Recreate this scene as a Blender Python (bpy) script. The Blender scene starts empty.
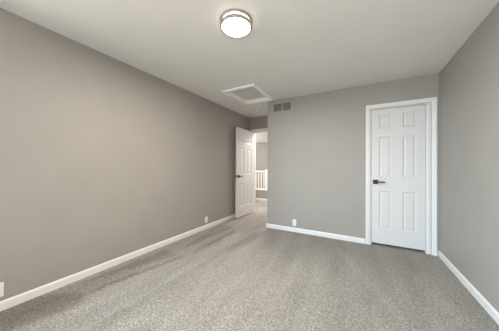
import bpy, bmesh, math, random
from mathutils import Vector, Matrix

S = bpy.context.scene
C = S.collection
random.seed(4)

# ------------------------------------------------------------------ camera
YAW, PITCH, ROLL, FPX, CAM_Z = 0.50734, 0.00536, 0.00558, 199.77, 1.1738
fw = Vector((-math.sin(YAW), math.cos(YAW), 0)); rt = Vector((math.cos(YAW), math.sin(YAW), 0)); up = Vector((0, 0, 1))
f2 = fw * math.cos(PITCH) + up * math.sin(PITCH); u2 = -fw * math.sin(PITCH) + up * math.cos(PITCH)
r3 = rt * math.cos(ROLL) + u2 * math.sin(ROLL); u3 = -rt * math.sin(ROLL) + u2 * math.cos(ROLL)
cd = bpy.data.cameras.new('camera'); cam = bpy.data.objects.new('camera', cd); C.objects.link(cam)
cd.sensor_width = 36; cd.lens = FPX / 499 * 36; cd.clip_start = 0.02
cam.matrix_world = Matrix(((r3.x, u3.x, -f2.x, 0), (r3.y, u3.y, -f2.y, 0), (r3.z, u3.z, -f2.z, CAM_Z), (0, 0, 0, 1)))
S.camera = cam

# ------------------------------------------------------------------ room sizes (metres)
L, R, D, D2, YF, H = -2.535, 0.917, 3.555, 4.53, -1.45, 2.44
XC = -1.578                      # left end of the back wall, where the entry recess begins
T = 0.12
YK, YH = 6.24, 9.62              # knee wall of the stairwell, far wall of the hall
HL, HR = -6.2, -1.0              # hall side walls
W1 = (-1.25, 0.02, 0.85, 2.1)    # window opening added for light in the left wall (y0, y1, z0, z1)
W2 = (-2.2, -0.85, 0.55, 2.0)   # two windows in the front wall (x0, x1, z0, z1)
W3 = (-0.45, 0.70, 0.55, 2.0)  # right-hand opening added to let more light onto the closed door

# ------------------------------------------------------------------ light
world = bpy.data.worlds.new('world'); S.world = world; world.use_nodes = True
bg = world.node_tree.nodes['Background']
bg.inputs[0].default_value = (0.72, 0.85, 1.0, 1); bg.inputs[1].default_value = 0.15

def area(name, loc, direction, sx, sy, power, color):
    d = bpy.data.lights.new(name, 'AREA'); d.shape = 'RECTANGLE'; d.size = sx; d.size_y = sy
    d.energy = power; d.color = color
    o = bpy.data.objects.new(name, d); C.objects.link(o); o.location = loc
    o.rotation_euler = Vector(direction).to_track_quat('-Z', 'Z').to_euler()
    return o

area('fill_side', (L - 0.35, (W1[0] + W1[1]) / 2, (W1[2] + W1[3]) / 2 + 0.1), (1, 0.12, 0.10), 1.3, 1.3, 74, (1.0, 0.93, 0.79))  # added fill through the left-wall opening, tilted up to lift the ceiling
area('daylight_front', ((W2[0] + W2[1]) / 2 - 1.25, YF - 1.05, (W2[2] + W2[3]) / 2 + 0.80), (0.68, 0.66, -0.34), 1.3, 1.4, 800, (0.46, 0.74, 1.0))
area('fill_front_right', ((W3[0] + W3[1]) / 2, YF - 0.35, (W3[2] + W3[3]) / 2 - 0.35), (-0.45, 0.8, 0.42), 1.5, 1.5, 100, (1.0, 0.91, 0.80))  # added warm fill sent in through the right-hand opening
area('fill_hall_left', (HL + 0.25, 7.4, 1.75), (1, -0.1, 0.02), 1.8, 1.6, 140, (1.0, 0.98, 0.94))  # added area light inside the hall; no window stands behind it
area('fill_hall_right', (HR - 0.03, 5.35, 1.55), (-1, -0.25, -0.1), 1.1, 1.4, 20, (1.0, 0.96, 0.95))  # added hall light brightening the open door's face; no window modelled
area('fill_hall_top', (-2.1, 5.42, 2.40), (0, 0, -1), 0.7, 0.7, 82, (1.0, 0.93, 0.87))  # added overhead fill for hall and recess floor, without any fixture
LAMP_WATTS, DIFFUSER = 54, 15.5
LAMP_COL = (1.0, 0.92, 0.83)

vs = S.view_settings
vs.view_transform = 'Standard'; vs.look = 'None'; vs.gamma = 1; vs.use_curve_mapping = False
vs.exposure = 0.0
S.display_settings.display_device = 'sRGB'

# ------------------------------------------------------------------ materials
def mat(name, col, rough=0.5, metal=0.0, spec=0.5, bump=None, var=None):
    m = bpy.data.materials.new(name); m.use_nodes = True
    nt = m.node_tree; b = nt.nodes['Principled BSDF']
    b.inputs['Base Color'].default_value = (*col, 1); b.inputs['Roughness'].default_value = rough
    b.inputs['Metallic'].default_value = metal; b.inputs['Specular IOR Level'].default_value = spec
    geo = nt.nodes.new('ShaderNodeNewGeometry')
    if bump:
        sc, st, dist = bump
        n = nt.nodes.new('ShaderNodeTexNoise'); n.inputs['Scale'].default_value = sc; n.inputs['Detail'].default_value = 3
        nt.links.new(geo.outputs['Position'], n.inputs['Vector'])
        bp = nt.nodes.new('ShaderNodeBump'); bp.inputs['Strength'].default_value = st; bp.inputs['Distance'].default_value = dist
        nt.links.new(n.outputs['Fac'], bp.inputs['Height']); nt.links.new(bp.outputs['Normal'], b.inputs['Normal'])
    if var:
        sc, amt = var
        n = nt.nodes.new('ShaderNodeTexNoise'); n.inputs['Scale'].default_value = sc; n.inputs['Detail'].default_value = 4
        nt.links.new(geo.outputs['Position'], n.inputs['Vector'])
        mr = nt.nodes.new('ShaderNodeMapRange'); mr.inputs['From Min'].default_value = 0.3; mr.inputs['From Max'].default_value = 0.7
        mr.inputs['To Min'].default_value = 1 - amt; mr.inputs['To Max'].default_value = 1 + amt
        nt.links.new(n.outputs['Fac'], mr.inputs['Value'])
        mx = nt.nodes.new('ShaderNodeVectorMath'); mx.operation = 'SCALE'; mx.inputs[0].default_value = col
        nt.links.new(mr.outputs['Result'], mx.inputs['Scale']); nt.links.new(mx.outputs['Vector'], b.inputs['Base Color'])
    return m

M_wall = mat('taupe_wall_paint', (0.343, 0.323, 0.294), 0.55, spec=0.42, bump=(85, 0.28, 0.003), var=(3, 0.02))
M_ceil = mat('white_ceiling_paint', (0.785, 0.772, 0.748), 0.8, spec=0.2, bump=(60, 0.3, 0.005), var=(3, 0.015))
M_hallc = mat('hall_ceiling_paint', (0.82, 0.80, 0.76), 0.8, spec=0.2)
M_trim = mat('white_trim_paint', (0.74, 0.74, 0.73), 0.38, spec=0.4, var=(5, 0.01))
M_door = mat('white_door_paint', (0.655, 0.645, 0.635), 0.42, spec=0.4, bump=(140, 0.06, 0.002))
M_rail = mat('white_rail_paint', (0.82, 0.81, 0.78), 0.4)
M_black = mat('dark_bronze_metal', (0.028, 0.028, 0.032), 0.38, metal=0.6)
M_nickel = mat('brushed_nickel', (0.46, 0.44, 0.41), 0.33, metal=0.9)
M_plate = mat('white_plastic', (0.80, 0.79, 0.75), 0.35)
M_slot = mat('dark_slot', (0.03, 0.03, 0.03), 0.6)
M_ventf = mat('painted_vent_metal', (0.355, 0.335, 0.312), 0.6, var=(8, 0.015))
M_ventd = mat('vent_louver_metal', (0.25, 0.228, 0.195), 0.6)
M_cream = mat('cream_plastic', (0.80, 0.76, 0.62), 0.45)
M_hinge = mat('dark_hinge_metal', (0.05, 0.05, 0.055), 0.4, metal=0.7)
M_hatch = mat('hatch_panel_paint', (0.66, 0.65, 0.63), 0.8, spec=0.2, bump=(60, 0.3, 0.004))
M_hframe = mat('hatch_frame_paint', (0.90, 0.89, 0.87), 0.4)
M_drive = mat('stairwell_floor', (0.35, 0.30, 0.26), 0.9)

def emis(name, col, strength):
    m = bpy.data.materials.new(name); m.use_nodes = True
    b = m.node_tree.nodes['Principled BSDF']
    b.inputs['Base Color'].default_value = (0.9, 0.88, 0.84, 1); b.inputs['Roughness'].default_value = 0.35
    b.inputs['Emission Color'].default_value = (*col, 1); b.inputs['Emission Strength'].default_value = strength
    return m
M_diff = emis('lit_frosted_glass', (1.0, 0.90, 0.76), DIFFUSER)
M_drum = emis('lit_frosted_drum', (1.0, 0.90, 0.76), 6.0)

def glass():
    m = bpy.data.materials.new('window_glass'); m.use_nodes = True
    nt = m.node_tree; out = nt.nodes['Material Output']; nt.nodes.remove(nt.nodes['Principled BSDF'])
    tr = nt.nodes.new('ShaderNodeBsdfTransparent'); gl = nt.nodes.new('ShaderNodeBsdfGlossy'); gl.inputs['Roughness'].default_value = 0.02
    mx = nt.nodes.new('ShaderNodeMixShader'); mx.inputs[0].default_value = 0.06
    nt.links.new(tr.outputs[0], mx.inputs[1]); nt.links.new(gl.outputs[0], mx.inputs[2]); nt.links.new(mx.outputs[0], out.inputs['Surface'])
    return m
M_glass = glass()

def carpet():
    m = bpy.data.materials.new('cut_pile_carpet'); m.use_nodes = True
    nt = m.node_tree; N = nt.nodes; K = nt.links; b = N['Principled BSDF']
    b.inputs['Roughness'].default_value = 0.95; b.inputs['Specular IOR Level'].default_value = 0.1
    b.inputs['Sheen Weight'].default_value = 0.12; b.inputs['Sheen Roughness'].default_value = 0.6
    pos = N.new('ShaderNodeNewGeometry').outputs['Position']
    def noise(scale, detail, rough=0.6, vec=None):
        n = N.new('ShaderNodeTexNoise'); n.inputs['Scale'].default_value = scale; n.inputs['Detail'].default_value = detail
        n.inputs['Roughness'].default_value = rough; K.new(vec or pos, n.inputs['Vector']); return n.outputs['Fac']
    def rng(v, a, b_, c, d, smooth=False):
        n = N.new('ShaderNodeMapRange'); n.interpolation_type = 'SMOOTHSTEP' if smooth else 'LINEAR'
        for k, val in zip(('From Min', 'From Max', 'To Min', 'To Max'), (a, b_, c, d)): n.inputs[k].default_value = val
        K.new(v, n.inputs['Value']); return n.outputs['Result']
    def mul(a, b_):
        n = N.new('ShaderNodeMath'); n.operation = 'MULTIPLY'; K.new(a, n.inputs[0])
        if hasattr(b_, 'is_linked'): K.new(b_, n.inputs[1])
        else: n.inputs[1].default_value = b_
        return n.outputs[0]
    # pile tufts, then clumps, then broad brushing of the pile
    tuft = rng(noise(TUFT, 2.5, 0.75), 0.3, 0.7, 0.38, 1.62)
    clump = rng(noise(24, 3), 0.3, 0.7, 0.86, 1.14)
    st = N.new('ShaderNodeMapping'); st.inputs['Rotation'].default_value = (0, 0, 0.35); st.inputs['Scale'].default_value = (2.6, 0.7, 1)
    K.new(pos, st.inputs['Vector'])
    broad = rng(noise(1.5, 4, 0.6, st.outputs[0]), 0.32, 0.68, 0.84, 1.15)
    v = mul(mul(tuft, clump), broad)
    # wobble so that vacuum tracks have soft, irregular edges
    wob = N.new('ShaderNodeTexNoise'); wob.inputs['Scale'].default_value = 9; wob.inputs['Detail'].default_value = 4; K.new(pos, wob.inputs['Vector'])
    ws = N.new('ShaderNodeVectorMath'); ws.operation = 'MULTIPLY_ADD'; ws.inputs[1].default_value = (0.10, 0.10, 0); ws.inputs[2].default_value = (-0.05, -0.05, 0)
    K.new(wob.outputs['Color'], ws.inputs[0])
    wp = N.new('ShaderNodeVectorMath'); wp.operation = 'ADD'; K.new(pos, wp.inputs[0]); K.new(ws.outputs[0], wp.inputs[1]); wp = wp.outputs[0]
    # brushed tracks: (x0, y0, x1, y1, half width at start, half width at end, factor)
    for x0, y0, x1, y1, h0, h1, fac in TRACKS:
        ln = math.hypot(x1 - x0, y1 - y0); ux, uy = (x1 - x0) / ln, (y1 - y0) / ln
        def lin(a, bb, c):
            n = N.new('ShaderNodeVectorMath'); n.operation = 'DOT_PRODUCT'; n.inputs[1].default_value = (a, bb, 0); K.new(wp, n.inputs[0])
            p = N.new('ShaderNodeMath'); p.operation = 'ADD'; p.inputs[1].default_value = c; K.new(n.outputs['Value'], p.inputs[0]); return p.outputs[0]
        t = lin(ux / ln, uy / ln, -(x0 * ux + y0 * uy) / ln)
        s = lin(-uy, ux, x0 * uy - y0 * ux)
        ab = N.new('ShaderNodeMath'); ab.operation = 'ABSOLUTE'; K.new(s, ab.inputs[0])
        w = rng(t, 0, 1, h0, h1)
        dd = N.new('ShaderNodeMath'); dd.operation = 'SUBTRACT'; K.new(ab.outputs[0], dd.inputs[0]); K.new(w, dd.inputs[1])
        inside = rng(dd.outputs[0], -0.02, 0.025, 1, 0, True)
        e = 0.06 / ln
        k = mul(mul(inside, rng(t, -e, e, 0, 1, True)), rng(t, 1 - e, 1 + e, 1, 0, True))
        v = mul(v, rng(k, 0, 1, 1.0, fac))
    colr = N.new('ShaderNodeVectorMath'); colr.operation = 'SCALE'; colr.inputs[0].default_value = CARPET
    K.new(v, colr.inputs['Scale']); K.new(colr.outputs[0], b.inputs['Base Color'])
    bp = N.new('ShaderNodeBump'); bp.inputs['Strength'].default_value = 0.7; bp.inputs['Distance'].default_value = 0.012
    K.new(noise(TUFT * 0.8, 3, 0.7), bp.inputs['Height']); K.new(bp.outputs['Normal'], b.inputs['Normal'])
    return m
TUFT = 72
CARPET = (0.260, 0.239, 0.209)
TRACKS = [
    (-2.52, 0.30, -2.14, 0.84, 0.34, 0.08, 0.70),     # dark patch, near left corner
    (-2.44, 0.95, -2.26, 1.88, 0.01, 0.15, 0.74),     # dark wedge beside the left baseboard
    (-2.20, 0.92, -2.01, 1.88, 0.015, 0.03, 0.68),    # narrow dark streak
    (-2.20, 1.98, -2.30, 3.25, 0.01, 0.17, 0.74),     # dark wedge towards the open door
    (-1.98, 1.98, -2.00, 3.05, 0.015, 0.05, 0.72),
    (-2.05, 0.70, -1.83, 3.05, 0.13, 0.05, 1.13),     # light swath
    (-1.66, 0.70, -1.62, 3.2, 0.05, 0.04, 0.90),
    (-1.62, 2.30, -1.50, 3.35, 0.10, 0.06, 0.86),
    (-1.30, 0.95, -1.35, 2.4, 0.10, 0.08, 1.08),
    (-0.60, 1.30, -0.75, 3.2, 0.05, 0.04, 1.08),
    (0.30, 1.90, -0.35, 3.3, 0.05, 0.04, 1.07),
]
M_carpet = carpet()

# ------------------------------------------------------------------ mesh helpers
def new():
    return bmesh.new()

def obj(name, bm, m, parent=None, smooth=False, loc=None):
    bmesh.ops.recalc_face_normals(bm, faces=bm.faces[:])
    me = bpy.data.meshes.new(name); bm.to_mesh(me); bm.free()
    if smooth:
        for p in me.polygons: p.use_smooth = True
    for q in (m if isinstance(m, (list, tuple)) else [m]): me.materials.append(q)
    o = bpy.data.objects.new(name, me); C.objects.link(o)
    if parent: o.parent = parent
    if loc: o.location = loc
    return o

def tag(o, label=None, cat=None, group=None, kind=None):
    if label: o['label'] = label
    if cat: o['category'] = cat
    if group: o['group'] = group
    if kind: o['kind'] = kind
    return o

def thing(name, label, cat, loc=(0, 0, 0), rotz=0, group=None, kind=None):
    o = bpy.data.objects.new(name, None); C.objects.link(o); o.location = loc; o.rotation_euler = (0, 0, rotz)
    o.empty_display_size = 0.05
    return tag(o, label, cat, group, kind)

def box(bm, x0, x1, y0, y1, z0, z1, bev=0.0, seg=2):
    v = [bm.verts.new((x, y, z)) for x in (x0, x1) for y in (y0, y1) for z in (z0, z1)]
    fs = [bm.faces.new([v[i] for i in q]) for q in ((0, 1, 3, 2), (4, 6, 7, 5), (0, 4, 5, 1), (2, 3, 7, 6), (0, 2, 6, 4), (1, 5, 7, 3))]
    if bev:
        es = list({e for f in fs for e in f.edges})
        bmesh.ops.bevel(bm, geom=es, offset=bev, segments=seg, affect='EDGES', profile=0.5)

def lathe(bm, prof, seg=48, cap=True):
    """prof: list of (r, z); spun about z"""
    rings = []
    for r, z in prof:
        if r < 1e-6: rings.append([bm.verts.new((0, 0, z))])
        else: rings.append([bm.verts.new((r * math.cos(2 * math.pi * k / seg), r * math.sin(2 * math.pi * k / seg), z)) for k in range(seg)])
    for a, b in zip(rings, rings[1:]):
        for k in range(seg):
            q = [a[k % len(a)], a[(k + 1) % len(a)], b[(k + 1) % len(b)], b[k % len(b)]]
            u = []
            for x in q:
                if x not in u: u.append(x)
            if len(u) > 2: bm.faces.new(u)

def casing(bm, x0, x1, z1, prof, fn, z0=0.0):
    """door casing: profile (outward, proud) carried up, across and down with mitred corners; fn(a, b, d) -> point"""
    rows = []
    for u, d in prof:
        rows.append([bm.verts.new(fn(*p)) for p in ((x0 - u, z0, d), (x0 - u, z1 + u, d), (x1 + u, z1 + u, d), (x1 + u, z0, d))])
    n = len(rows)
    for i in range(n):
        a, b = rows[i], rows[(i + 1) % n]
        for k in range(3): bm.faces.new((a[k], a[k + 1], b[k + 1], b[k]))
    bm.faces.new([r[0] for r in rows]); bm.faces.new([r[3] for r in rows][::-1])

def ring(bm, a0, a1, b0, b1, prof, fn):
    """closed mitred frame round a rectangle"""
    rows = []
    for u, d in prof:
        rows.append([bm.verts.new(fn(*p)) for p in ((a0 - u, b0 - u, d), (a0 - u, b1 + u, d), (a1 + u, b1 + u, d), (a1 + u, b0 - u, d))])
    n = len(rows)
    for i in range(n):
        a, b = rows[i], rows[(i + 1) % n]
        for k in range(4): bm.faces.new((a[k], a[(k + 1) % 4], b[(k + 1) % 4], b[k]))

def extrude_profile(bm, prof, p0, p1, nrm):
    """run a (depth, height) profile from p0 to p1; depth goes along nrm"""
    p0, p1, nrm = Vector(p0), Vector(p1), Vector(nrm)
    A = [bm.verts.new(p0 + nrm * d + Vector((0, 0, h))) for d, h in prof]
    B = [bm.verts.new(p1 + nrm * d + Vector((0, 0, h))) for d, h in prof]
    n = len(prof)
    for i in range(n): bm.faces.new((A[i], A[(i + 1) % n], B[(i + 1) % n], B[i]))
    bm.faces.new(A); bm.faces.new(B[::-1])

def tube(bm, pts, radii, seg=12, flat=1.0):
    """swept round bar through points"""
    pts = [Vector(p) for p in pts]; rings = []
    for i, p in enumerate(pts):
        t = (pts[min(i + 1, len(pts) - 1)] - pts[max(i - 1, 0)]).normalized()
        side = t.cross(Vector((0, 0, 1)));
        if side.length < 1e-4: side = Vector((1, 0, 0))
        side.normalize(); upv = side.cross(t)
        r = radii[i] if isinstance(radii, (list, tuple)) else radii
        rings.append([bm.verts.new(p + side * r * math.cos(2 * math.pi * k / seg) + upv * r * flat * math.sin(2 * math.pi * k / seg)) for k in range(seg)])
    for a, b in zip(rings, rings[1:]):
        for k in range(seg): bm.faces.new((a[k], a[(k + 1) % seg], b[(k + 1) % seg], b[k]))
    bm.faces.new(rings[0]); bm.faces.new(rings[-1][::-1])

# ------------------------------------------------------------------ floor and ceiling
bm = new(); box(bm, L - T, R + T, YF - T, D2, -0.1, 0)
tag(obj('floor', bm, M_carpet), 'grey beige cut pile carpet with vacuum tracks', 'carpet', kind='structure')
bm = new(); box(bm, HL, HR, D2, YK + 0.1, -0.1, 0)
tag(obj('floor_hall', bm, M_carpet), 'beige carpet in the hall beyond the open door', 'carpet', kind='structure')
HX0, HX1, HY0, HY1 = -1.985, -1.475, 2.745, 3.425     # hatch opening
bm = new()
x0, x1, y0, y1 = L - T, R + T, YF - T, D2 + T
for a in ((x0, HX0, y0, y1), (HX1, x1, y0, y1), (HX0, HX1, y0, HY0), (HX0, HX1, HY1, y1)): box(bm, *a, H, H + 0.1)
tag(obj('ceiling', bm, M_ceil), 'white textured bedroom ceiling', 'ceiling', kind='structure')
bm = new(); box(bm, HL, HR, D2 + T, YH + T, H, H + 0.1)
tag(obj('ceiling_hall', bm, M_hallc), 'bright hall ceiling seen through the doorway', 'ceiling', kind='structure')

# ------------------------------------------------------------------ walls
def wall(name, boxes, m=M_wall, label=None):
    bm = new()
    for b in boxes: box(bm, *b)
    return tag(obj(name, bm, m), label, 'wall', kind='structure')

y0, y1, z0, z1 = W1
wall('wall_left', [(L - T, L, YF, y0, 0, H), (L - T, L, y0, y1, 0, z0), (L - T, L, y0, y1, z1, H), (L - T, L, y1, D2, 0, H)], label='long taupe wall running towards the open door')
wall('wall_right', [(R, R + T, YF, D, 0, H)], label='taupe wall beside the closed door')
wall('wall_front', [(a, b, YF - T, YF, 0, H) for a, b in ((L - T, W2[0]), (W2[1], W3[0]), (W3[1], R + T))]
     + [(w[0], w[1], YF - T, YF, a, b) for w in (W2, W3) for a, b in ((0, w[2]), (w[3], H))], label='taupe wall with two windows behind the viewer')
CX0, CX1, CZ = 0.133, 0.832, 2.056                       # closet door opening
wall('wall_back', [(XC, CX0, D, D + T, 0, H), (CX1, R + T, D, D + T, 0, H), (CX0, CX1, D, D + T, CZ, H)], label='taupe wall holding the vent and the closed door')
wall('wall_recess', [(XC, XC + T, D + T, D2, 0, H)], label='short return wall of the entry recess')
OX0, OX1, OZ = -2.412, -1.64, 2.062                      # entry door opening
wall('wall_entry', [(HL, OX0, D2, D2 + T, 0, H), (OX1, HR, D2, D2 + T, 0, H), (OX0, OX1, D2, D2 + T, OZ, H)], label='taupe wall around the open doorway')
wall('wall_hall', [(HL, HR, YH, YH + T, -1.2, H)], label='taupe wall far beyond the railing')
wall('wall_hall_left', [(HL - T, HL, D2, YH + T, -1.2, H)], label='side wall of the hall')
wall('wall_hall_right', [(HR, HR + T, D2, YH + T, -1.2, H)], label='side wall of the hall at the right')
wall('wall_knee', [(HL, HR, YK, YK + T, 0, 0.355)], label='low taupe knee wall under the white railing')
bm = new(); box(bm, HL, HR, YK, YH + T, -1.3, -1.2)
tag(obj('floor_stairwell', bm, M_drive), 'stairwell floor below the hall', 'floor', kind='structure')
# closet behind the closed door
wall('wall_closet', [(XC, R + T, D + 0.75, D + 0.8, 0, H)], label='closet wall behind the closed door')

# ------------------------------------------------------------------ trim
BASE = [(0, 0), (0.013, 0), (0.013, 0.060), (0.010, 0.068), (0.005, 0.076), (0, 0.076)]
def baseboard(name, p0, p1, n, label):
    bm = new(); extrude_profile(bm, BASE, p0, p1, n)
    return tag(obj(name, bm, M_trim), label, 'baseboard', kind='structure')
CW = 0.060
baseboard('baseboard_left', (L, YF, 0), (L, D2, 0), (1, 0, 0), 'long white baseboard under the left taupe wall')
baseboard('baseboard_right', (R, YF, 0), (R, D, 0), (-1, 0, 0), 'white baseboard under the wall beside the closed door')
baseboard('baseboard_back', (XC - 0.013, D, 0), (CX0 - CW - 0.008, D, 0), (0, -1, 0), 'white baseboard between doorway and closed door')
baseboard('baseboard_recess', (XC, D, 0), (XC, D2, 0), (-1, 0, 0), 'white baseboard on the recess return')
baseboard('baseboard_front', (L + 0.013, YF, 0), (R - 0.013, YF, 0), (0, 1, 0), 'white baseboard under the window wall')
baseboard('baseboard_hall', (HL, YK, 0), (HR, YK, 0), (0, -1, 0), 'white baseboard under the knee wall')

CAS = [(0.0, 0.0), (0.0, 0.009), (0.006, 0.012), (0.018, 0.013), (0.024, 0.016), (0.050, 0.018), (0.057, 0.016), (0.060, 0.011), (0.060, 0.0)]
def door_frame(name, x0, x1, z1, y, label, stop):
    bm = new()
    casing(bm, x0 - 0.004, x1 + 0.004, z1 + 0.004, CAS, lambda a, b, d: (a, y - d, b))
    casing(bm, x0 - 0.004, x1 + 0.004, z1 + 0.004, CAS, lambda a, b, d: (a, y + T + d, b))
    J = 0.012
    casing(bm, x0, x1, z1, [(0.004, 0), (-J, 0), (-J, T), (0.004, T)], lambda a, b, d: (a, y + d, b))
    casing(bm, x0 + J, x1 - J, z1 - J, [(0, stop), (-0.010, stop), (-0.010, stop + 0.03), (0, stop + 0.03)], lambda a, b, d: (a, y + d, b))
    return tag(obj(name, bm, M_trim), label, 'door trim', kind='structure')
door_frame('trim_1', CX0 - 0.0, CX1 + 0.0, CZ, D, 'white moulded casing around the closed door', 0.052)
door_frame('trim_2', OX0, OX1, OZ, D2, 'white casing around the open doorway', 0.040)

# wide flat jamb board on the right of the closed door
bm = new(); box(bm, 0.780, 0.8195, D + 0.004, D + T - 0.004, 0.0, CZ - 0.0125, 0.002)
tag(obj('trim_3', bm, M_trim), 'flat white jamb board right of the closed door', 'door trim', kind='structure')

# ------------------------------------------------------------------ six panel doors
def door_slab(w, h, th, stile, mid, rows):
    """front face at y = 0, back at y = th, x from 0 to w, z from 0 to h"""
    xs = [0, stile, (w - mid) / 2, (w + mid) / 2, w - stile, w]
    zs = [0] + [z for r in rows for z in r] + [h]
    bm = new()
    steps = [(0.0, 0.0), (0.006, 0.004), (0.013, 0.009), (0.020, 0.010), (0.034, 0.004), (0.040, 0.003)]
    for side in (0, 1):
        P = (lambda x, z, d: (x, d, z)) if side == 0 else (lambda x, z, d: (x, th - d, z))
        for i in range(5):
            for j in range(len(zs) - 1):
                a0, a1, b0, b1 = xs[i], xs[i + 1], zs[j], zs[j + 1]
                if i in (1, 3) and j % 2 == 1:
                    loops = [[bm.verts.new(P(x, z, d)) for x, z in ((a0 + u, b0 + u), (a1 - u, b0 + u), (a1 - u, b1 - u), (a0 + u, b1 - u))] for u, d in steps]
                    for p, q in zip(loops, loops[1:]):
                        for k in range(4): bm.faces.new((p[k], p[(k + 1) % 4], q[(k + 1) % 4], q[k]))
                    bm.faces.new(loops[-1])
                else:
                    bm.faces.new([bm.verts.new(P(x, z, 0)) for x, z in ((a0, b0), (a1, b0), (a1, b1), (a0, b1))])
    for q in (((0, 0, 0), (w, 0, 0), (w, th, 0), (0, th, 0)), ((0, 0, h), (w, 0, h), (w, th, h), (0, th, h)),
              ((0, 0, 0), (0, th, 0), (0, th, h), (0, 0, h)), ((w, 0, 0), (w, th, 0), (w, th, h), (w, 0, h))):
        bm.faces.new([bm.verts.new(p) for p in q])
    bmesh.ops.remove_doubles(bm, verts=bm.verts[:], dist=1e-5)
    return bm

def lever_set(parent, x, z, yface, ydir, xdir):
    """square rose with a straight lever"""
    h = obj('door_handle', rose_bm(x, z, yface, ydir), M_black, parent)
    tag(h, 'dark metal lever handle')
    bm = new(); tube(bm, [(x, yface + ydir * 0.008, z), (x, yface + ydir * 0.05, z)], 0.011, 16)
    obj('neck', bm, M_black, h)
    bm = new()
    box(bm, *sorted((x - xdir * 0.012, x + xdir * 0.118)), *sorted((yface + ydir * 0.042, yface + ydir * 0.056)), z - 0.010, z + 0.010, 0.004)
    obj('lever', bm, M_black, h)
    return h
def rose_bm(x, z, yface, ydir):
    bm = new(); box(bm, x - 0.033, x + 0.033, *sorted((yface, yface + ydir * 0.011)), z - 0.033, z + 0.033, 0.003); return bm

def hinges(parent, x, y, zs):
    for z in zs:
        bm = new()
        for a, b in ((-0.044, -0.016), (-0.014, 0.014), (0.016, 0.044)):
            tube(bm, [(x, y, z + a), (x, y, z + b)], 0.0065, 12)
        tube(bm, [(x, y, z + 0.044), (x, y, z + 0.049)], [0.0075, 0.004], 12)
        obj('hinge', bm, M_hinge, parent)

ROWS = [(0.232, 0.772), (0.975, 1.578), (1.712, 1.948)]
# closed closet door
dw, dh = 0.630, 2.004
d1 = thing('door_1', 'closed white six panel door with dark lever handle in the back wall', 'door', (0.1475, D + 0.014, 0.036), 0, kind='structure')
obj('door_panel', door_slab(dw, dh, 0.035, 0.094, 0.130, [(0.225, 0.785), (0.983, 1.595), (1.715, 1.930)]), M_door, d1)
lever_set(d1, 0.050, 0.918, 0, -1, 1)
lever_set(d1, 0.050, 0.918, 0.035, 1, 1)
# open entry door: hinged at the left jamb, swung back towards the left wall
ew = 0.768
ang = math.atan2(3.765 - 4.53, -2.412 + 2.388)          # direction of the slab from the hinge
d2 = thing('door_2', 'white six panel door standing open beside the long taupe wall', 'door', (-2.388, 4.528, 0.018), ang, kind='structure')
# local x runs from hinge to free edge; the visible face looks along +y (towards the room)
bmd = door_slab(ew, 2.035, 0.035, 0.105, 0.13, ROWS)
obj('door_panel', bmd, M_door, d2, loc=(0, -0.035, 0))
lever_set(d2, ew - 0.060, 0.935, 0.0, 1, -1)
lever_set(d2, ew - 0.060, 0.935, -0.035, -1, -1)
bm = new(); box(bm, ew - 0.0005, ew + 0.0015, -0.030, -0.005, 0.905, 0.965); obj('latch_plate', bm, M_hinge, d2)
hinges(d2, -0.004, -0.040, (0.25, 1.02, 1.80))

# ------------------------------------------------------------------ windows (behind the viewer; left-wall and right-hand ones added for light)
def window(name, fn, a0, a1, b0, b1, label):
    w = thing(name, label, 'window', kind='structure')
    bm = new(); ring(bm, a0 + 0.05, a1 - 0.05, b0 + 0.05, b1 - 0.05, [(0, 0.02), (0.05, 0.02), (0.05, 0.09), (0, 0.09)], fn)
    obj('window_frame', bm, M_trim, w)
    bm = new(); ring(bm, a0, a1, b0, b1, [(-0.001, 0), (-0.001, -0.014), (0.06, -0.018), (0.06, 0)], fn); obj('window_casing', bm, M_trim, w)
    m = (a0 + a1) / 2
    bm = new()
    v = [fn(x, z, d) for x in (m - 0.02, m + 0.02) for z in (b0 + 0.05, b1 - 0.05) for d in (0.03, 0.08)]
    lo = [min(q[i] for q in v) for i in range(3)]; hi = [max(q[i] for q in v) for i in range(3)]
    box(bm, lo[0], hi[0], lo[1], hi[1], lo[2], hi[2]); obj('mullion', bm, M_trim, w)
    for s0, s1 in ((a0 + 0.051, m - 0.021), (m + 0.021, a1 - 0.051)):
        bm = new(); bm.faces.new([bm.verts.new(fn(*p)) for p in ((s0, b0 + 0.051, 0.055), (s1, b0 + 0.051, 0.055), (s1, b1 - 0.051, 0.055), (s0, b1 - 0.051, 0.055))])
        obj('pane', bm, M_glass, w)
window('window_1', lambda a, b, d: (L - d, a, b), *W1, 'added white framed window in the left wall behind the viewer')
window('window_2', lambda a, b, d: (a, YF - d, b), *W2, 'white framed window at the left of the wall behind the viewer')
window('window_3', lambda a, b, d: (a, YF - d, b), *W3, 'added white framed window at the right of the wall behind the viewer')

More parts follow.
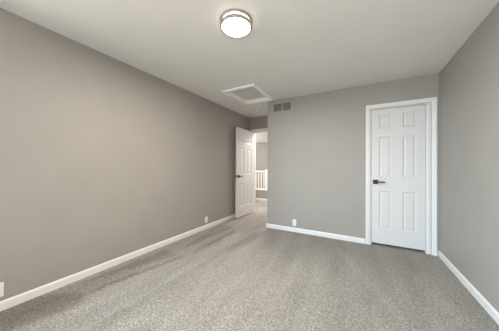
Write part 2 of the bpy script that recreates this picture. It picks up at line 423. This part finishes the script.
# ------------------------------------------------------------------ ceiling light
LX, LY = -0.950, 1.456
cl = thing('ceiling_light', 'round flush ceiling light with two brushed nickel rings and a glowing diffuser', 'ceiling light', (LX, LY, H))
bm = new(); lathe(bm, [(0, 0), (0.1373, 0), (0.1388, -0.003), (0.1388, -0.013), (0.1373, -0.016), (0.1227, -0.016), (0, -0.015)], 64)
tag(obj('mounting_ring', bm, M_nickel, cl, True), 'brushed nickel upper ring')
bm = new(); lathe(bm, [(0.1227, -0.015), (0.1227, -0.045)], 64)
tag(obj('drum', bm, M_drum, cl, True), 'lit white band between the rings')
bm = new(); lathe(bm, [(0.1232, -0.038), (0.1373, -0.038), (0.1388, -0.040), (0.1388, -0.056), (0.1368, -0.060), (0.1232, -0.060), (0.1232, -0.038)], 64)
tag(obj('trim_ring', bm, M_nickel, cl, True), 'brushed nickel lower ring')
for k in range(3):
    a = math.radians(200 + 120 * k); bm = new()
    tube(bm, [(0.1321 * math.cos(a), 0.1321 * math.sin(a), -0.015), (0.1321 * math.cos(a), 0.1321 * math.sin(a), -0.039)], 0.004, 10)
    obj('strut', bm, M_nickel, cl)
bm = new()
lathe(bm, [(0.1231, -0.048), (0.1229, -0.058)] + [(0.1227 * math.cos(t), -0.058 - 0.011 * math.sin(t)) for t in [math.pi / 2 * k / 12 for k in range(1, 12)]] + [(0, -0.069)], 64)
tag(obj('diffuser', bm, M_diff, cl, True), 'glowing frosted glass diffuser')
pl = bpy.data.lights.new('ceiling_light_bulb', 'AREA'); pl.shape = 'DISK'; pl.size = 0.25; pl.energy = LAMP_WATTS; pl.color = LAMP_COL
po = bpy.data.objects.new('ceiling_light_bulb', pl); C.objects.link(po); po.parent = cl; po.location = (0, 0, -0.072)

# ------------------------------------------------------------------ attic hatch
ah = thing('attic_hatch', 'square attic access panel in a white raised frame on the ceiling', 'attic hatch', ((HX0 + HX1) / 2, (HY0 + HY1) / 2, H))
hx, hy = (HX1 - HX0) / 2, (HY1 - HY0) / 2
bm = new(); ring(bm, -hx, hx, -hy, hy, [(0, 0), (0, 0.018), (0.006, 0.023), (0.046, 0.027), (0.056, 0.020), (0.056, 0)], lambda a, b, d: (a, b, -d))
tag(obj('hatch_frame', bm, M_hframe, ah), 'white moulded hatch frame')
bm = new(); ring(bm, -hx, hx, -hy, hy, [(0, 0), (-0.010, 0), (-0.010, -0.042), (0, -0.042)], lambda a, b, d: (a, b, -d)); obj('hatch_liner', bm, M_hframe, ah)
bm = new(); box(bm, -hx + 0.001, hx - 0.001, -hy + 0.001, hy - 0.001, 0.042, 0.06); obj('hatch_panel', bm, M_hatch, ah)

# ------------------------------------------------------------------ smoke detector
sd = thing('smoke_detector', 'small cream smoke detector on the ceiling near the doorway', 'smoke detector', (-1.99, 3.95, H))
bm = new(); lathe(bm, [(0, 0), (0.062, 0), (0.062, -0.008), (0.058, -0.011), (0, -0.011)], 32); obj('base', bm, M_cream, sd, True)
bm = new(); lathe(bm, [(0.054, -0.010), (0.054, -0.034), (0.046, -0.044), (0.024, -0.049), (0, -0.050)], 32); cv = obj('cover', bm, M_cream, sd, True)
bm = new()
for k in range(20):
    a = 2 * math.pi * k / 20
    v = [Vector((0.0548 * math.cos(a + s), 0.0548 * math.sin(a + s), z)) for s, z in ((-0.09, -0.016), (0.09, -0.016), (0.09, -0.026), (-0.09, -0.026))]
    bm.faces.new([bm.verts.new(p) for p in v])
obj('sounder_slot', bm, M_slot, cv)

# ------------------------------------------------------------------ return air vent
av = thing('air_vent', 'taupe painted two section air vent high on the back wall', 'air vent', (-1.282, D, 2.290))
vw, vh, g = 0.168, 0.070, 0.012
bm = new()
fn = lambda a, b, d: (a, -d, b)
ring(bm, -vw, vw, -vh, vh, [(0, 0.001), (0, 0.008), (0.004, 0.010), (0.040, 0.008), (0.046, 0.003), (0.046, 0)], fn)
box(bm, -g, g, -0.010, -0.001, -vh, vh)
obj('faceplate', bm, M_ventf, av)
for s in (-1, 1):
    c = s * (vw + g) / 2; hw = (vw - g) / 2
    bm = new()
    n = 9
    for k in range(n):
        z = -vh + (k + 0.5) * 2 * vh / n
        p = [(c - hw, -0.0065, z - 0.007), (c + hw, -0.0065, z - 0.007), (c + hw, -0.0005, z + 0.006), (c - hw, -0.0005, z + 0.006)]
        A = [bm.verts.new(q) for q in p]; B = [bm.verts.new((q[0], q[1] - 0.0012, q[2])) for q in p]
        for i in range(4): bm.faces.new((A[i], A[(i + 1) % 4], B[(i + 1) % 4], B[i]))
        bm.faces.new(A); bm.faces.new(B[::-1])
    lv = obj('louver_grille', bm, M_ventd, av); tag(lv, 'dark slatted grille')
    bm = new(); box(bm, c - hw, c + hw, -0.0006, -0.0001, -vh, vh); obj('backing', bm, M_slot, lv)
for z in (-1, 1):
    bm = new(); bmesh.ops.create_cone(bm, cap_ends=True, segments=12, radius1=0.004, radius2=0.003, depth=0.003, matrix=Matrix.Translation((0, -0.0112, z * (vh + 0.02))) @ Matrix.Rotation(math.pi / 2, 4, 'X'))
    obj('screw', bm, M_ventf, av)

# ------------------------------------------------------------------ wall outlets
def outlet(label, loc, rotz):
    """plate lies in the local xz plane and faces -y"""
    o = thing('wall_outlet', label, 'outlet', loc, rotz, 'white outlets low on the walls')
    bm = new(); box(bm, -0.035, 0.035, -0.006, 0, -0.0575, 0.0575, 0.0025); obj('cover_plate', bm, M_plate, o)
    for s in (-1, 1):
        bm = new(); box(bm, -0.017, 0.017, -0.0085, -0.005, s * 0.0195 - 0.014, s * 0.0195 + 0.014, 0.0015); r = obj('receptacle', bm, M_plate, o)
        bm = new()
        for sx in (-0.006, 0.006): box(bm, sx - 0.0011, sx + 0.0011, -0.0090, -0.0082, s * 0.0195 - 0.001, s * 0.0195 + 0.008)
        box(bm, -0.002, 0.002, -0.0090, -0.0082, s * 0.0195 - 0.010, s * 0.0195 - 0.006)
        obj('slot', bm, M_slot, r)
    bm = new(); bmesh.ops.create_cone(bm, cap_ends=True, segments=12, radius1=0.0032, radius2=0.0025, depth=0.002, matrix=Matrix.Translation((0, -0.0068, 0)) @ Matrix.Rotation(math.pi / 2, 4, 'X'))
    obj('screw', bm, M_plate, o)
outlet('white outlet on the long taupe wall closest to the camera, cut by the picture edge', (L, 0.421, 0.170), math.pi / 2)
outlet('white outlet on the long taupe wall just before the open door', (L, 2.897, 0.170), math.pi / 2)
outlet('white outlet on the back wall right of the doorway', (-1.042, D, 0.166), 0)

# ------------------------------------------------------------------ hall railing
rl = thing('stair_railing', 'white baluster railing on the low wall beyond the doorway', 'railing', (-3.0, YK + T / 2, 0.355))
bm = new(); box(bm, -2.6, 1.9, -0.075, 0.075, 0, 0.028, 0.006); box(bm, -2.6, 1.9, -0.03, 0.03, 0.028, 0.055, 0.005); obj('bottom_rail', bm, M_rail, rl)
bm = new(); extrude_profile(bm, [(-0.032, 0.615), (-0.036, 0.632), (-0.034, 0.662), (-0.018, 0.676), (0.018, 0.676), (0.034, 0.662), (0.036, 0.632), (0.032, 0.615)], (-2.6, 0, 0), (1.9, 0, 0), (0, 1, 0)); obj('top_rail', bm, M_rail, rl)
x = -2.55
while x < 1.85:
    if abs(x - 0.185) > 0.07:
        bm = new(); box(bm, x - 0.019, x + 0.019, -0.019, 0.019, 0.05, 0.62, 0.003); obj('baluster', bm, M_rail, rl)
    x += 0.105
bm = new(); box(bm, 0.14, 0.23, -0.045, 0.045, 0.02, 0.70, 0.004); box(bm, 0.13, 0.24, -0.055, 0.055, 0.70, 0.72, 0.004)
obj('newel_post', bm, M_rail, rl)
